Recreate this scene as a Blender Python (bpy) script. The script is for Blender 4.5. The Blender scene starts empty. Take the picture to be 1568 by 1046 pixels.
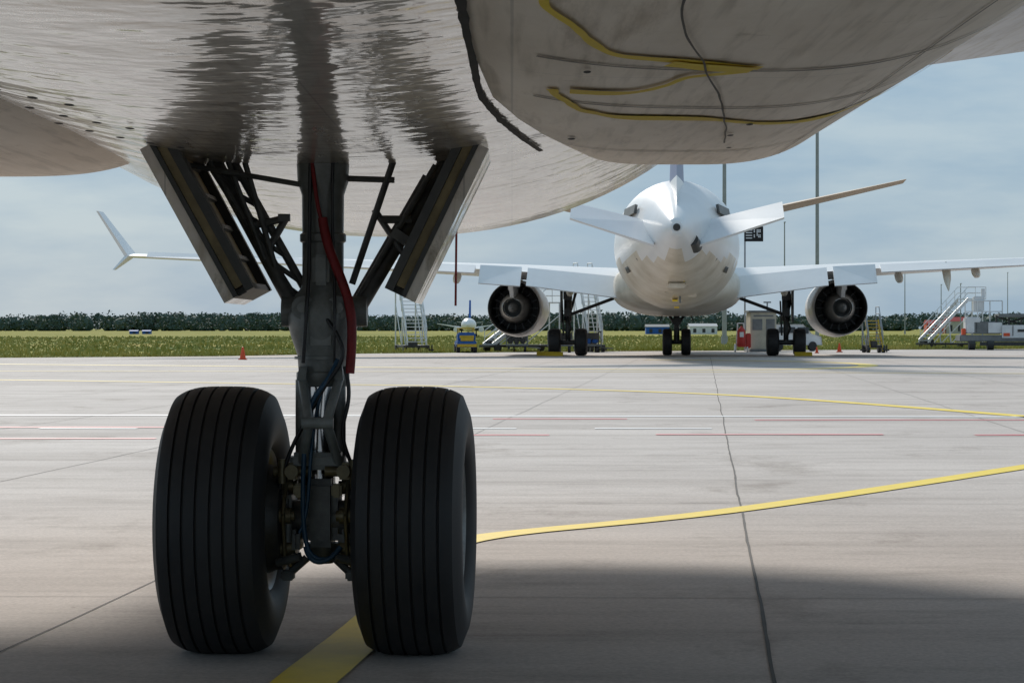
import bpy, bmesh, math, random
from mathutils import Vector, Matrix, Euler, noise
random.seed(7)
R=math.radians
scene=bpy.context.scene
COL=scene.collection

# ---------------------------------------------------------------- materials
def newmat(name):
    m=bpy.data.materials.new(name); m.use_nodes=True
    nt=m.node_tree; b=nt.nodes['Principled BSDF']
    return m,nt,b
def mat(name,col,rough=0.6,metal=0.0,var=0.25,scale=6.0,bump=0.0,stretch=(1,1,1),col2=None,rvar=0.0):
    m,nt,b=newmat(name)
    tc=nt.nodes.new('ShaderNodeTexCoord'); mp=nt.nodes.new('ShaderNodeMapping')
    mp.inputs['Scale'].default_value=stretch
    nt.links.new(tc.outputs['Object'],mp.inputs[0])
    n=nt.nodes.new('ShaderNodeTexNoise'); n.inputs['Scale'].default_value=scale; n.inputs['Detail'].default_value=6
    n.inputs['Roughness'].default_value=0.65
    nt.links.new(mp.outputs[0],n.inputs['Vector'])
    r=nt.nodes.new('ShaderNodeValToRGB'); r.color_ramp.elements[0].position=0.3; r.color_ramp.elements[1].position=0.7
    c2=col2 if col2 else tuple(c*(1-var) for c in col)
    r.color_ramp.elements[0].color=(*c2,1); r.color_ramp.elements[1].color=(*col,1)
    nt.links.new(n.outputs['Fac'],r.inputs[0]); nt.links.new(r.outputs[0],b.inputs['Base Color'])
    b.inputs['Roughness'].default_value=rough; b.inputs['Metallic'].default_value=metal
    if rvar:
        mr=nt.nodes.new('ShaderNodeMapRange'); mr.inputs['To Min'].default_value=rough-rvar; mr.inputs['To Max'].default_value=rough+rvar
        nt.links.new(n.outputs['Fac'],mr.inputs[0]); nt.links.new(mr.outputs[0],b.inputs['Roughness'])
    if bump:
        bp=nt.nodes.new('ShaderNodeBump'); bp.inputs['Strength'].default_value=bump; bp.inputs['Distance'].default_value=0.01
        nt.links.new(n.outputs['Fac'],bp.inputs['Height']); nt.links.new(bp.outputs[0],b.inputs['Normal'])
    return m

def belly_mat(name,c_hi,c_lo,rough=0.2,bw=1.3,rh=0.42,line=0.35,bumpd=0.02,coat=0.5,coatr=0.1,stain=(.45,.42,.38)):
    m,nt,b=newmat(name); N=nt.nodes; L=nt.links
    tc=N.new('ShaderNodeTexCoord')
    sp=N.new('ShaderNodeSeparateXYZ'); L.new(tc.outputs['Object'],sp.inputs[0])
    cb=N.new('ShaderNodeCombineXYZ'); L.new(sp.outputs['Y'],cb.inputs['X']); L.new(sp.outputs['X'],cb.inputs['Y'])
    br=N.new('ShaderNodeTexBrick'); br.inputs['Scale'].default_value=1.0
    br.inputs['Mortar Size'].default_value=0.003; br.inputs['Mortar Smooth'].default_value=0.3
    br.inputs['Brick Width'].default_value=bw; br.inputs['Row Height'].default_value=rh
    L.new(cb.outputs[0],br.inputs['Vector'])
    def noi(sc,st,det,ro):
        mp=N.new('ShaderNodeMapping'); mp.inputs['Scale'].default_value=st; L.new(tc.outputs['Object'],mp.inputs[0])
        n=N.new('ShaderNodeTexNoise'); n.inputs['Scale'].default_value=sc; n.inputs['Detail'].default_value=det; n.inputs['Roughness'].default_value=ro
        L.new(mp.outputs[0],n.inputs['Vector']); return n
    n=noi(1.6,(3.2,.55,1.5),8,.7)
    rp=N.new('ShaderNodeValToRGB'); rp.color_ramp.elements[0].position=0.32; rp.color_ramp.elements[1].position=0.62
    rp.color_ramp.elements[0].color=(*c_lo,1); rp.color_ramp.elements[1].color=(*c_hi,1)
    L.new(n.outputs['Fac'],rp.inputs[0])
    cur=rp
    for nn,p0,p1,c in ((noi(1,(40,2,10),4,.5),.30,.5,(.72,.70,.66)),(noi(1,(9,.9,4),6,.75),.30,.43,stain),(noi(1,(7,9,7),5,.7),.28,.36,(.7,.66,.6))):
        r2=N.new('ShaderNodeValToRGB'); r2.color_ramp.elements[0].position=p0; r2.color_ramp.elements[1].position=p1
        r2.color_ramp.elements[0].color=(*c,1); r2.color_ramp.elements[1].color=(1,1,1,1)
        L.new(nn.outputs['Fac'],r2.inputs[0])
        mx=N.new('ShaderNodeMixRGB'); mx.blend_type='MULTIPLY'; mx.inputs[0].default_value=1
        L.new(cur.outputs[0],mx.inputs[1]); L.new(r2.outputs[0],mx.inputs[2]); cur=mx
    mf=N.new('ShaderNodeMath'); mf.operation='MULTIPLY'; mf.inputs[1].default_value=line; L.new(br.outputs['Fac'],mf.inputs[0])
    mx2=N.new('ShaderNodeMixRGB'); L.new(mf.outputs[0],mx2.inputs[0]); L.new(cur.outputs[0],mx2.inputs[1]); mx2.inputs[2].default_value=(0.06,0.055,0.05,1)
    L.new(mx2.outputs[0],b.inputs['Base Color'])
    mr=N.new('ShaderNodeMapRange'); mr.inputs['To Min'].default_value=rough+0.12; mr.inputs['To Max'].default_value=rough-0.06
    L.new(n.outputs['Fac'],mr.inputs[0]); L.new(mr.outputs[0],b.inputs['Roughness'])
    n3=N.new('ShaderNodeTexNoise'); n3.inputs['Scale'].default_value=4.5; n3.inputs['Detail'].default_value=3
    L.new(tc.outputs['Object'],n3.inputs['Vector'])
    bp=N.new('ShaderNodeBump'); bp.inputs['Strength'].default_value=0.5; bp.inputs['Distance'].default_value=bumpd
    L.new(n3.outputs['Fac'],bp.inputs['Height'])
    L.new(bp.outputs[0],b.inputs['Normal'])
    b.inputs['Coat Weight'].default_value=coat; b.inputs['Coat Roughness'].default_value=coatr
    L.new(bp.outputs[0],b.inputs['Coat Normal'])
    return m

M={}
M['belly']=belly_mat('belly_paint',(0.80,0.72,0.63),(0.58,0.51,0.44),rough=.26,coat=.8,coatr=.06)
M['fairing']=belly_mat('fairing_paint',(0.92,0.80,0.66),(0.76,0.64,0.51),rough=0.5,bw=3.1,rh=1.7,line=0.3,bumpd=0.008,coat=0.12,coatr=.3,stain=(.7,.66,.6))
M['wingpaint']=belly_mat('wing_paint',(0.55,0.62,0.72),(0.42,0.47,0.55),rough=0.4,bw=0.9,rh=0.7,coat=.1,coatr=.3)
M['white']=mat('white_paint',(0.86,0.86,0.86),0.3,var=0.10,scale=0.8)
M['whitebelly']=mat('dirty_white_paint',(0.80,0.73,0.62),0.35,scale=1.1,col2=(0.54,0.46,0.34))
M['rubber']=mat('tyre_rubber',(0.026,0.025,0.025),0.62,col2=(0.013,.013,.014),scale=9,bump=0.15,rvar=0.08)
M['strut']=mat('gear_grey_paint',(0.25,0.265,0.255),0.38,var=0.5,scale=14,bump=0.1)
M['dark']=mat('dark_metal',(0.06,0.06,0.058),0.45,0.3,var=0.5,scale=18)
M['gearmetal']=mat('gear_brace_metal',(0.15,0.155,0.15),0.42,0.2,var=0.6,scale=18)
M['brass']=mat('brake_fitting',(0.20,0.17,0.10),0.4,0.5,var=0.5,scale=25)
M['black']=mat('black_gap',(0.012,0.012,0.012),0.8)
M['chrome']=mat('chrome',(0.65,0.66,0.68),0.16,1.0,var=0.1)
M['alloy']=mat('wheel_alloy',(0.35,0.35,0.34),0.4,0.4,var=0.4,scale=20)
M['doorin']=mat('door_inner',(0.42,0.33,0.17),0.55,var=0.55,scale=12)
M['doorframe']=mat('door_frame',(0.075,0.075,0.07),0.5,var=0.5,scale=12)
M['red']=mat('red_ribbon',(0.26,0.012,0.014),0.6,var=0.4,scale=30)
M['blueh']=mat('blue_hose',(0.02,0.07,0.13),0.4)
M['blackh']=mat('black_hose',(0.015,0.015,0.016),0.4)
M['steel']=mat('galvanised_steel',(0.32,0.34,0.36),0.5,0.2,var=0.2,scale=3)
M['whitev']=mat('vehicle_white',(0.74,0.75,0.75),0.4,var=0.2,scale=3)
M['grey']=mat('equipment_grey',(0.20,0.21,0.21),0.5,var=0.4,scale=4)
M['yellowm']=mat('safety_yellow',(0.62,0.42,0.02),0.5,var=0.3,scale=5)
M['bluem']=mat('vehicle_blue',(0.02,0.12,0.42),0.7,var=0.3,scale=3)
M['redm']=mat('vehicle_red',(0.50,0.03,0.02),0.45,var=0.3,scale=4)
M['orange']=mat('cone_orange',(0.75,0.09,0.02),0.5,var=0.2)
M['glass']=mat('dark_glass',(0.03,0.04,0.05),0.1)
M['beige']=mat('booth_beige',(0.55,0.51,0.40),0.7,var=0.25,scale=3)
M['tan']=mat('stab_tan',(0.50,0.38,0.26),0.5,var=0.3,scale=2)
M['fin']=mat('fin_blue',(0.10,0.13,0.30),0.35,var=0.3)
M['nozzle']=mat('nozzle_metal',(0.50,0.48,0.45),0.35,0.3,var=0.4,scale=5)
M['yline']=mat('yellow_marking',(0.85,0.62,0.015),0.6,scale=9,col2=(0.72,0.52,0.03),bump=0.1)
M['yline_far']=mat('yellow_marking_worn',(0.84,0.62,0.05),0.6,scale=3,col2=(0.74,0.58,0.20))
M['wline']=mat('white_marking',(0.95,0.95,0.95),0.6,scale=1.2,col2=(0.80,0.79,0.78))
M['rline']=mat('red_marking',(0.80,0.14,0.17),0.6,scale=3,col2=(0.70,0.28,0.28))
M['yscrawl']=mat('yellow_sealant',(1.0,0.74,0.03),0.7,scale=5,col2=(0.96,0.68,0.10))
M['joint']=mat('joint_tar',(0.06,0.055,0.05),0.8,scale=8,var=0.4)
M['jointf']=mat('joint_faded',(0.23,0.21,0.19),0.8,scale=2.5,col2=(0.36,0.33,0.305))
M['seamf']=mat('panel_seam',(0.30,0.25,0.20),0.7,scale=4,var=.4)
M['seamd']=mat('dark_seam',(0.05,0.045,0.04),0.7,scale=6,col2=(.14,.12,.10))

def concrete():
    m,nt,b=newmat('concrete_apron'); N=nt.nodes; L=nt.links
    tc=N.new('ShaderNodeTexCoord')
    def noi(sc,det,st=(1,1,1),ro=0.6):
        mp=N.new('ShaderNodeMapping'); mp.inputs['Scale'].default_value=st; L.new(tc.outputs['Object'],mp.inputs[0])
        n=N.new('ShaderNodeTexNoise'); n.inputs['Scale'].default_value=sc; n.inputs['Detail'].default_value=det; n.inputs['Roughness'].default_value=ro
        L.new(mp.outputs[0],n.inputs['Vector']); return n
    def ramp(n,p0,c0,p1,c1):
        r=N.new('ShaderNodeValToRGB'); e=r.color_ramp.elements
        e[0].position=p0; e[0].color=(*c0,1); e[1].position=p1; e[1].color=(*c1,1); L.new(n.outputs['Fac'],r.inputs[0]); return r
    a=ramp(noi(0.35,8,(0.6,1.0,1)),0.3,(0.45,0.40,0.37),0.7,(0.60,0.54,0.50))
    g=ramp(noi(60,3,ro=0.8),0.3,(0.74,0.74,0.74),0.65,(1.05,1.05,1.05))
    s=ramp(noi(2.2,8,(0.35,1,1),0.75),0.33,(0.78,0.77,0.76),0.5,(1,1,1))
    s2=ramp(noi(0.9,6,(1.0,0.5,1),0.7),0.32,(0.70,0.68,0.66),0.44,(1,1,1))
    s3=ramp(noi(0.5,7,(0.25,2.2,1),0.7),0.34,(0.80,0.79,0.78),0.52,(1,1,1))
    s4=ramp(noi(5,5,(1,.6,1),0.7),0.27,(0.60,0.58,0.56),0.33,(1,1,1))
    cur=a
    for q in (g,s,s2,s3,s4):
        m1=N.new('ShaderNodeMixRGB'); m1.blend_type='MULTIPLY'; m1.inputs[0].default_value=1; L.new(cur.outputs[0],m1.inputs[1]); L.new(q.outputs[0],m1.inputs[2]); cur=m1
    L.new(cur.outputs[0],b.inputs['Base Color'])
    b.inputs['Roughness'].default_value=0.85; b.inputs['Specular IOR Level'].default_value=.3
    nb=noi(90,4,ro=0.8); bp=N.new('ShaderNodeBump'); bp.inputs['Strength'].default_value=0.35; bp.inputs['Distance'].default_value=0.004
    L.new(nb.outputs['Fac'],bp.inputs['Height']); L.new(bp.outputs[0],b.inputs['Normal'])
    return m
M['concrete']=concrete()
def grassm():
    m,nt,b=newmat('grass_field'); N=nt.nodes; L=nt.links
    tc=N.new('ShaderNodeTexCoord')
    mp=N.new('ShaderNodeMapping'); mp.inputs['Scale'].default_value=(0.5,1,1); L.new(tc.outputs['Object'],mp.inputs[0])
    n=N.new('ShaderNodeTexNoise'); n.inputs['Scale'].default_value=0.05; n.inputs['Detail'].default_value=11; n.inputs['Roughness'].default_value=0.78
    L.new(mp.outputs[0],n.inputs['Vector'])
    r=N.new('ShaderNodeValToRGB'); e=r.color_ramp.elements
    e[0].position=0.40; e[0].color=(0.10,0.14,0.025,1); e[1].position=0.62; e[1].color=(0.42,0.32,0.10,1)
    x=e.new(0.50); x.color=(0.27,0.26,0.05,1)
    L.new(n.outputs['Fac'],r.inputs[0]); L.new(r.outputs[0],b.inputs['Base Color']); b.inputs['Roughness'].default_value=1.0; b.inputs['Specular IOR Level'].default_value=.1
    return m
M['grass']=grassm()
M['trees']=mat('far_foliage',(0.075,0.125,0.09),0.8,scale=.35,col2=(0.038,0.065,0.055))  # bluish distance haze is mixed into the leaf colour
M['tuft']=mat('grass_blades',(0.50,0.41,0.12),0.8,scale=.25,col2=(0.17,0.22,0.04))

# ---------------------------------------------------------------- builders
def empty(name,loc=(0,0,0),rotz=0):
    o=bpy.data.objects.new(name,None); o.location=loc; o.rotation_euler=(0,0,rotz); COL.objects.link(o); return o
class G:
    def __init__(s): s.bm=bmesh.new()
    def cyl(s,p1,p2,r1,r2=None,seg=16,cap=True):
        p1=Vector(p1);p2=Vector(p2); r2=r1 if r2 is None else r2
        d=p2-p1; q=d.to_track_quat('Z','Y')
        a=[];b=[]
        for i in range(seg):
            t=2*math.pi*i/seg; v=Vector((math.cos(t),math.sin(t),0))
            a.append(s.bm.verts.new(p1+q@(v*r1))); b.append(s.bm.verts.new(p2+q@(v*r2)))
        for i in range(seg):
            j=(i+1)%seg; s.bm.faces.new((a[i],a[j],b[j],b[i]))
        if cap:
            s.bm.faces.new(a[::-1]); s.bm.faces.new(b)
        return s
    def box(s,c,size,rot=(0,0,0),bev=0.0):
        m=Matrix.Translation(c)@Euler(rot).to_matrix().to_4x4()@Matrix.Diagonal((*size,1))
        r=bmesh.ops.create_cube(s.bm,size=1,matrix=m)
        if bev:
            es=list({e for v in r['verts'] for e in v.link_edges})
            bmesh.ops.bevel(s.bm,geom=es,offset=bev,segments=2,affect='EDGES')
        return s
    def hexa(s,p):
        v=[s.bm.verts.new(x) for x in p]
        for f in ((3,2,1,0),(4,5,6,7),(0,1,5,4),(1,2,6,5),(2,3,7,6),(3,0,4,7)): s.bm.faces.new([v[i] for i in f])
        return s
    def quad(s,*p):
        s.bm.faces.new([s.bm.verts.new(x) for x in p]); return s
    def rings(s,rings,closed=True,cap=True):
        vs=[[s.bm.verts.new(p) for p in r] for r in rings]
        n=len(vs[0])
        for a,b in zip(vs[:-1],vs[1:]):
            for i in range(n if closed else n-1):
                j=(i+1)%n
                s.bm.faces.new((a[i],a[j],b[j],b[i]))
        if cap and closed:
            s.bm.faces.new(vs[0][::-1]); s.bm.faces.new(vs[-1])
        return s
    def lathe(s,prof,c=(0,0,0),axis='X',seg=64):
        rr=[]
        for a,r in prof:
            ring=[]
            for i in range(seg):
                t=2*math.pi*i/seg; u,v=math.cos(t)*r,math.sin(t)*r
                if axis=='X': p=Vector((a,u,v))
                elif axis=='Y': p=Vector((u,a,v))
                else: p=Vector((u,v,a))
                ring.append(p+Vector(c))
            rr.append(ring)
        return s.rings(rr,cap=False)
    def ribbon(s,pts,w,z=None):
        n=len(pts); L=[];Rr=[]
        for i,p in enumerate(pts):
            p=Vector(p); a=Vector(pts[max(i-1,0)]); b=Vector(pts[min(i+1,n-1)])
            d=(b-a); d.z=0
            d.normalize(); nrm=Vector((-d.y,d.x,0)); ww=w[i] if isinstance(w,(list,tuple)) else w
            L.append(s.bm.verts.new(p+nrm*ww/2)); Rr.append(s.bm.verts.new(p-nrm*ww/2))
        for i in range(n-1): s.bm.faces.new((Rr[i],Rr[i+1],L[i+1],L[i]))
        return s
    def done(s,name,mat,parent=None,smooth=False,loc=None,angle=40,fix=True):
        if fix: bmesh.ops.recalc_face_normals(s.bm,faces=s.bm.faces)
        me=bpy.data.meshes.new(name); s.bm.to_mesh(me); s.bm.free()
        me.materials.append(M[mat] if isinstance(mat,str) else mat)
        if smooth:
            me.shade_smooth() if hasattr(me,'shade_smooth') else None
            try: me.set_sharp_from_angle(angle=R(angle))
            except Exception: pass
        o=bpy.data.objects.new(name,me); COL.objects.link(o)
        if parent: o.parent=parent
        if loc: o.location=loc
        return o
def hose(name,pts,r,m,parent):
    cu=bpy.data.curves.new(name,'CURVE'); cu.dimensions='3D'; cu.bevel_depth=r; cu.bevel_resolution=3; cu.resolution_u=10
    sp=cu.splines.new('NURBS'); sp.points.add(len(pts)-1)
    for i,p in enumerate(pts): sp.points[i].co=(*p,1)
    sp.use_endpoint_u=True; sp.order_u=4
    cu.materials.append(M[m]); o=bpy.data.objects.new(name,cu); COL.objects.link(o); o.parent=parent; return o
def cr(P,n=12):
    out=[]; P=[Vector(p) for p in P]; Q=[P[0]*2-P[1]]+P+[P[-1]*2-P[-2]]
    for i in range(1,len(Q)-2):
        for k in range(n):
            t=k/n; a,b,c,d=Q[i-1],Q[i],Q[i+1],Q[i+2]
            out.append(0.5*((2*b)+(c-a)*t+(2*a-5*b+4*c-d)*t*t+(3*b-a-3*c+d)*t**3))
    out.append(P[-1]); return out

# ---------------------------------------------------------------- ground
g=G(); g.quad((-3000,-800,0),(3000,-800,0),(3000,5000,0),(-3000,5000,0)); g.done('ground','grass')
edge=[(-220,60),(-60,72),(-16,78),(-10,82),(-6,90),(2,98),(14,106),(30,114),(60,122),(220,140)]
g=G(); g.bm.faces.new([g.bm.verts.new(p) for p in [(-220,-120,0.004),(220,-120,0.004)]+[(x,y,0.004) for x,y in edge[::-1]]])
g.done('concrete_apron','concrete')
def wob(pts,a=0.02,f=0.6):
    return [Vector((p[0]+a*noise.noise(Vector((p[1]*f,p[0]*f,3.1))),p[1]+a*noise.noise(Vector((p[1]*f,p[0]*f,9.7))),p[2] if len(p)>2 else 0)) for p in pts]
Z=0.009
mk=empty('apron_markings')
pts=cr([(-1.3,-3,Z),(-1.0,2,Z),(-.68,5,Z),(-.55,6.5,Z),(-.41,8.1,Z),(-.32,9.6,Z),(-.15,10.9,Z),(1.18,12.6,Z),(3.5,16.5,Z),(7.5,23.5,Z),(14,36,Z)],14)
g=G(); g.ribbon(pts,[.18+.008*noise.noise(p*4) for p in pts]); g.done('taxi_line','yline',mk)
pts=cr([(-30,56,Z),(-9.3,44.3,Z),(-3.5,41,Z),(-.9,39.3,Z),(2.95,34.5,Z),(5.5,26,Z),(7,18,Z)],20)
g=G(); g.ribbon(pts,0.26); g.done('stand_line','yline',mk)
g=G(); g.ribbon(cr([(-20,54,Z),(-5,53,Z),(3,52.5,Z),(12,50,Z),(20,46,Z)],12),0.28)
g.ribbon(cr([(-14,64,Z),(-2,58,Z),(4.8,55,Z),(8.4,59,Z),(9.2,65,Z),(7.5,70,Z),(4,73,Z)],12),0.5); g.done('lead_line','yline_far',mk)
g=G(); g.ribbon([(-40,26.4,Z),(-5,26.3,Z),(5,25.8,Z),(40,25.2,Z)],0.22)
for a,b in((-3.3,-3.54+1.0*0-.0),(-.52,.04),(.78,1.88)):
    pass
for x0,x1 in((-4.46,-3.53),(-.52,.04),(.78,1.88)): g.ribbon([(x0,22.8,Z),(x1,22.75,Z)],0.15)
g.done('white_line','wline',mk)
g=G()
for x0,x1,d in((-4.4,-3.05,20.7),(-.35,.33,21.4),(1.28,3.3,21.5),(2.5,5.8,24.9),(-5.2,-3.2,23.1),(4.1,5.0,21.4),(-.2,1.2,25.2)): g.ribbon([(x0,d,Z),((x0+x1)/2,d+.02,Z),(x1,d,Z)],0.15)
g.done('red_line','rline',mk)
jt=empty('concrete_joints')
def joint(off,y0,y1,w,g,a=0.02):
    n=int((y1-y0)/0.25); P=[(off+.0797*(y0+(y1-y0)*i/n),y0+(y1-y0)*i/n,0.0065) for i in range(n+1)]
    P=wob(P,a,.45); P=wob(P,a*.25,3.0); g.ribbon(P,[w*(0.75+0.6*abs(noise.noise(Vector((p.y*2,off,0))))) for p in P])
g=G(); joint(.19,-10,78,0.013,g,0.015); joint(-2.06,-10,13,0.007,g,.015); g.done('open_joint','joint',jt)
g=G()
for k,off in enumerate((-2.06,-4.35,-6.6,-8.9,2.9,5.2,7.6,-13.4,12,-18,17)): joint(off,(13 if k==0 else -10),76,0.012,g)
for y in (3.2,8.5,13.1,18.4,30,36,42,48,54,60,66,72):
    n=120; P=[(-30+60*i/n,y-0.0797*(-30+60*i/n)*0.25,0.0058) for i in range(n+1)]
    g.ribbon(wob(P,.03,1.1),0.008 if y<20 else .02)
g.done('faded_joint','jointf',jt)
g=G()
for x,y,l in((.35,13.05,.2),(-3,9.8,.5),(1.0,18,.4),(-2.4,16,.5),(.2,27,1.8),(3.4,30,1.5),(.9,13.1,.3)):
    P=[]; px,py=x,y
    for i in range(14):
        P.append((px,py,0.011)); px+=l/14; py+=random.uniform(-.02,.03)*l*2
    g.ribbon(P,0.005+0.0004*y)
g.done('crack','joint',jt)
g=G()
def edge_y(x):
    for (a,b),(c,d) in zip(edge[:-1],edge[1:]):
        if a<=x<=c: return b+(d-b)*(x-a)/(c-a)
    return 120
for i in range(60000):
    u=random.random()**2
    yy=0.1+u*190; s=1+yy/90
    x=random.uniform(-34,42)*s; y=edge_y(x)+yy
    h=random.uniform(.06,.18)*(1.4 if noise.noise(Vector((x*.3,y*.3,0)))>0.1 else .5); w=random.uniform(.02,.06)*s
    dx,dy=random.uniform(-.08,.08),random.uniform(-.08,.08)
    a=random.uniform(-.5,.5)
    g.bm.faces.new([g.bm.verts.new((x-w*math.cos(a),y-w*math.sin(a),0)),g.bm.verts.new((x+w*math.cos(a),y+w*math.sin(a),0)),g.bm.verts.new((x+dx,y+dy,h))])
g.done('grass','tuft',fix=False)

# distant wood
V=[];F=[]
def tri(c,s):
    n=len(V)
    a=Vector((random.gauss(0,1),random.gauss(0,1),random.gauss(0,1))).normalized(); b=a.orthogonal().normalized(); b.rotate(Matrix.Rotation(random.uniform(0,6.28),3,a)); d=a.cross(b)
    for k in range(3):
        t=2.094*k; V.append(tuple(Vector(c)+(b*math.cos(t)+d*math.sin(t))*s*random.uniform(.7,1.2)))
    F.append((n,n+1,n+2))
def toph(x): return 6.3+1.3*noise.noise(Vector((x*.013,0,0)))+0.9*noise.noise(Vector((x*.06,5,0)))
for i in range(2600):
    x=random.uniform(-520,520); y=860+random.uniform(0,70)
    h=toph(x)+random.uniform(-.7,.7)
    if random.random()<.03: h+=.9
    rx=random.uniform(1.6,3.0)
    for k in range(42):
        u=Vector((random.gauss(0,1),random.gauss(0,1),random.gauss(0,1))).normalized()*random.uniform(.55,1)**.5
        cz=h*.52+u.z*h*.46
        tri((x+u.x*rx,y+u.y*rx,max(.1,cz)),random.uniform(.35,.75))
ico=bmesh.new(); bmesh.ops.create_icosphere(ico,subdivisions=2,radius=1)
iv=[v.co.copy() for v in ico.verts]; jf=[[v.index for v in f.verts] for f in ico.faces]; ico.free()
for i in range(800):
    c=Vector((-530+i*1.33,900+random.uniform(-25,40),0)); h=toph(c.x)*random.uniform(.78,.95); n=len(V)
    rx=random.uniform(1.8,3.2)
    for v in iv:
        k=1+0.4*noise.noise(v*2.1+c*3.7); V.append((c.x+v.x*rx*k,c.y+v.y*rx*k,h*.48+v.z*h*.5*k))
    F+= [tuple(a+n for a in f) for f in jf]
me=bpy.data.meshes.new('tree_line'); me.from_pydata(V,[],F); me.materials.append(M['trees'])
COL.objects.link(bpy.data.objects.new('distant_tree_line',me))

# ================================================================ foreground airliner
AX=-0.56
plane=empty('parked_airliner',(0,0,0))
def sup(cx,cz,a,b,e,n=96,el=None,al=None):
    out=[]
    for i in range(n):
        t=2*math.pi*i/n; c,s_=math.cos(t),math.sin(t)
        ee=e if (c>=0 or el is None) else el; aa=a if (c>=0 or al is None) else al
        out.append((cx+aa*math.copysign(abs(c)**(2/ee),c),cz+b*math.copysign(abs(s_)**(2/ee),s_)))
    return out
FE=2.25
FS=[(-7.5,3.6,.3,.3),(-6.5,3.6,1.1,1.1),(-5,3.55,1.65,1.7),(-3,3.47,1.93,1.95),(-1.5,3.44,2.0,2.0),(0,3.44,2,2),(7,3.43,2,2),(9,3.405,2,2),(10.5,3.375,2,2),(11.1,3.37,2,2),(11.5,3.39,1.98,1.98),(11.9,3.43,1.9,1.9),(12.3,3.45,1.74,1.74),(12.65,3.45,1.48,1.48),(12.9,3.45,1.1,1.1),(13.05,3.45,.65,.65),(13.1,3.45,.15,.15)]
def refine(S,step=0.35):
    out=[]
    for a,b in zip(S[:-1],S[1:]):
        n=max(1,int((b[0]-a[0])/step)); n=min(n,40)
        for k in range(n): out.append(tuple(a[i]+(b[i]-a[i])*k/n for i in range(len(a))))
    out.append(S[-1]); return out
FSR=refine(FS)
g=G(); g.rings([[(x,y,z) for x,z in sup(AX,zc,a,b,FE,160)] for y,zc,a,b in FSR]); g.done('fuselage','belly',plane,True,angle=60)
def interp(S,y):
    for A,B in zip(S[:-1],S[1:]):
        if A[0]<=y<=B[0]:
            t=(y-A[0])/(B[0]-A[0]); return [A[i]+(B[i]-A[i])*t for i in range(1,len(A))]
def fus_z(x,y):
    q=interp(FSR,y)
    if not q: return 3
    zc,a,b=q; u=min(abs(x-AX)/a,1); return zc-b*(1-u**FE)**(1/FE)
ER,ELF=2.7,5.0
FRS=refine([(-2.5,.5,2.5,.2,.3,.2),(-1.5,.47,2.3,.6,.65,.55),(0,.45,2.2,.72,.77,.70),(4.5,.45,2.2,.72,.77,.70),(5.5,.46,2.2,.72,.762,.68),(6.2,.49,2.2,.69,.75,.64),(6.9,.53,2.2,.655,.735,.59),(7.5,.57,2.2,.62,.72,.54),(7.95,.60,2.2,.59,.712,.49),(8.25,.61,2.2,.57,.69,.44),(8.5,.62,2.2,.50,.62,.38),(8.68,.64,2.2,.38,.48,.30),(8.75,.66,2.2,.1,.2,.1)],.15)
FLS=refine([(-2.5,.6,2.5,.2,.3),(-1.5,.65,2.3,.6,.65),(0,.67,2.2,.75,.74),(5,.67,2.2,.75,.74),(8.0,.67,2.2,.75,.74),(8.3,.67,2.2,.74,.73),(8.55,.67,2.2,.70,.68),(8.75,.67,2.2,.58,.55),(8.85,.67,2.2,.2,.2)],.3)
g=G(); g.rings([[(x,y,z) for x,z in sup(cx,cz,a,b,ER,220,ELF,al)] for y,cx,cz,a,b,al in FRS]); g.done('belly_fairing_right','fairing',plane,True,angle=60)
g=G(); g.rings([[(2*AX-x,y,z) for x,z in sup(cx,cz,a,b,3.6,160)] for y,cx,cz,a,b in FLS]); g.done('belly_fairing_left','fairing',plane,True,angle=60)
def fair_z(x,y):
    q=interp(FRS,y)
    if not q: return 2.2
    cx,cz,a,b,al=q; a,e=(a,ER) if x>=cx else (al,ELF)
    u=abs(x-cx)/a
    return 2.2 if u>=1 else cz-b*(1-u**e)**(1/e)
def low_z(x,y): return min(fair_z(x,y),fus_z(x,y))
def kk(x,y):
    t=min(1,max(0,(y-5)/3)); return .88+.12*t
# painted lines follow the fairing surface; wx = width across the body, wy = width along it
def on_fair(P,wx,g,wy=None,off=0.004,wb=0.0,cor=True):
    wy=wx if wy is None else wy
    Q=cr([((x*kk(x,y),y*kk(x,y),0) if cor else (x,y,0)) for x,y in P],18)
    Q=[Vector((p.x+wb*noise.noise(p*4),p.y+wb*3*noise.noise(p*4+Vector((9,1,0))),0)) for p in Q]
    n=len(Q); L=[];Rr=[]
    for i,p in enumerate(Q):
        d=(Q[min(i+1,n-1)]-Q[max(i-1,0)]).normalized(); nr=Vector((-d.y*wx,d.x*wy,0))/2
        nr*=(0.75+0.7*abs(noise.noise(p*6)))
        a=p+nr; b=p-nr
        L.append(g.bm.verts.new((a.x,a.y,low_z(a.x,a.y)-off))); Rr.append(g.bm.verts.new((b.x,b.y,low_z(b.x,b.y)-off)))
    for i in range(n-1): g.bm.faces.new((Rr[i],Rr[i+1],L[i+1],L[i]))
g=G()
on_fair([(.05,3.8),(.065,4.2),(.13,4.5),(.20,4.75),(.284,4.87),(.40,4.95),(.52,5.03)],.018,g,wy=.085,wb=.02)
on_fair([(.50,5.06),(.40,5.15),(.33,5.33),(.24,5.46),(.127,5.46)],.018,g,wy=.08,wb=.02,off=.0055)
on_fair([(.085,5.45),(.12,5.70),(.238,6.00),(.40,6.05),(.52,6.11),(.70,6.28),(.85,6.30),(.98,6.1),(1.06,5.8)],.02,g,wy=.12,wb=.02)
on_fair([(.32,4.92),(.40,4.99),(.50,5.04)],.03,g,wy=.13,off=.007)
g.done('sealant_line','yscrawl',plane)
g=G()
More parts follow.
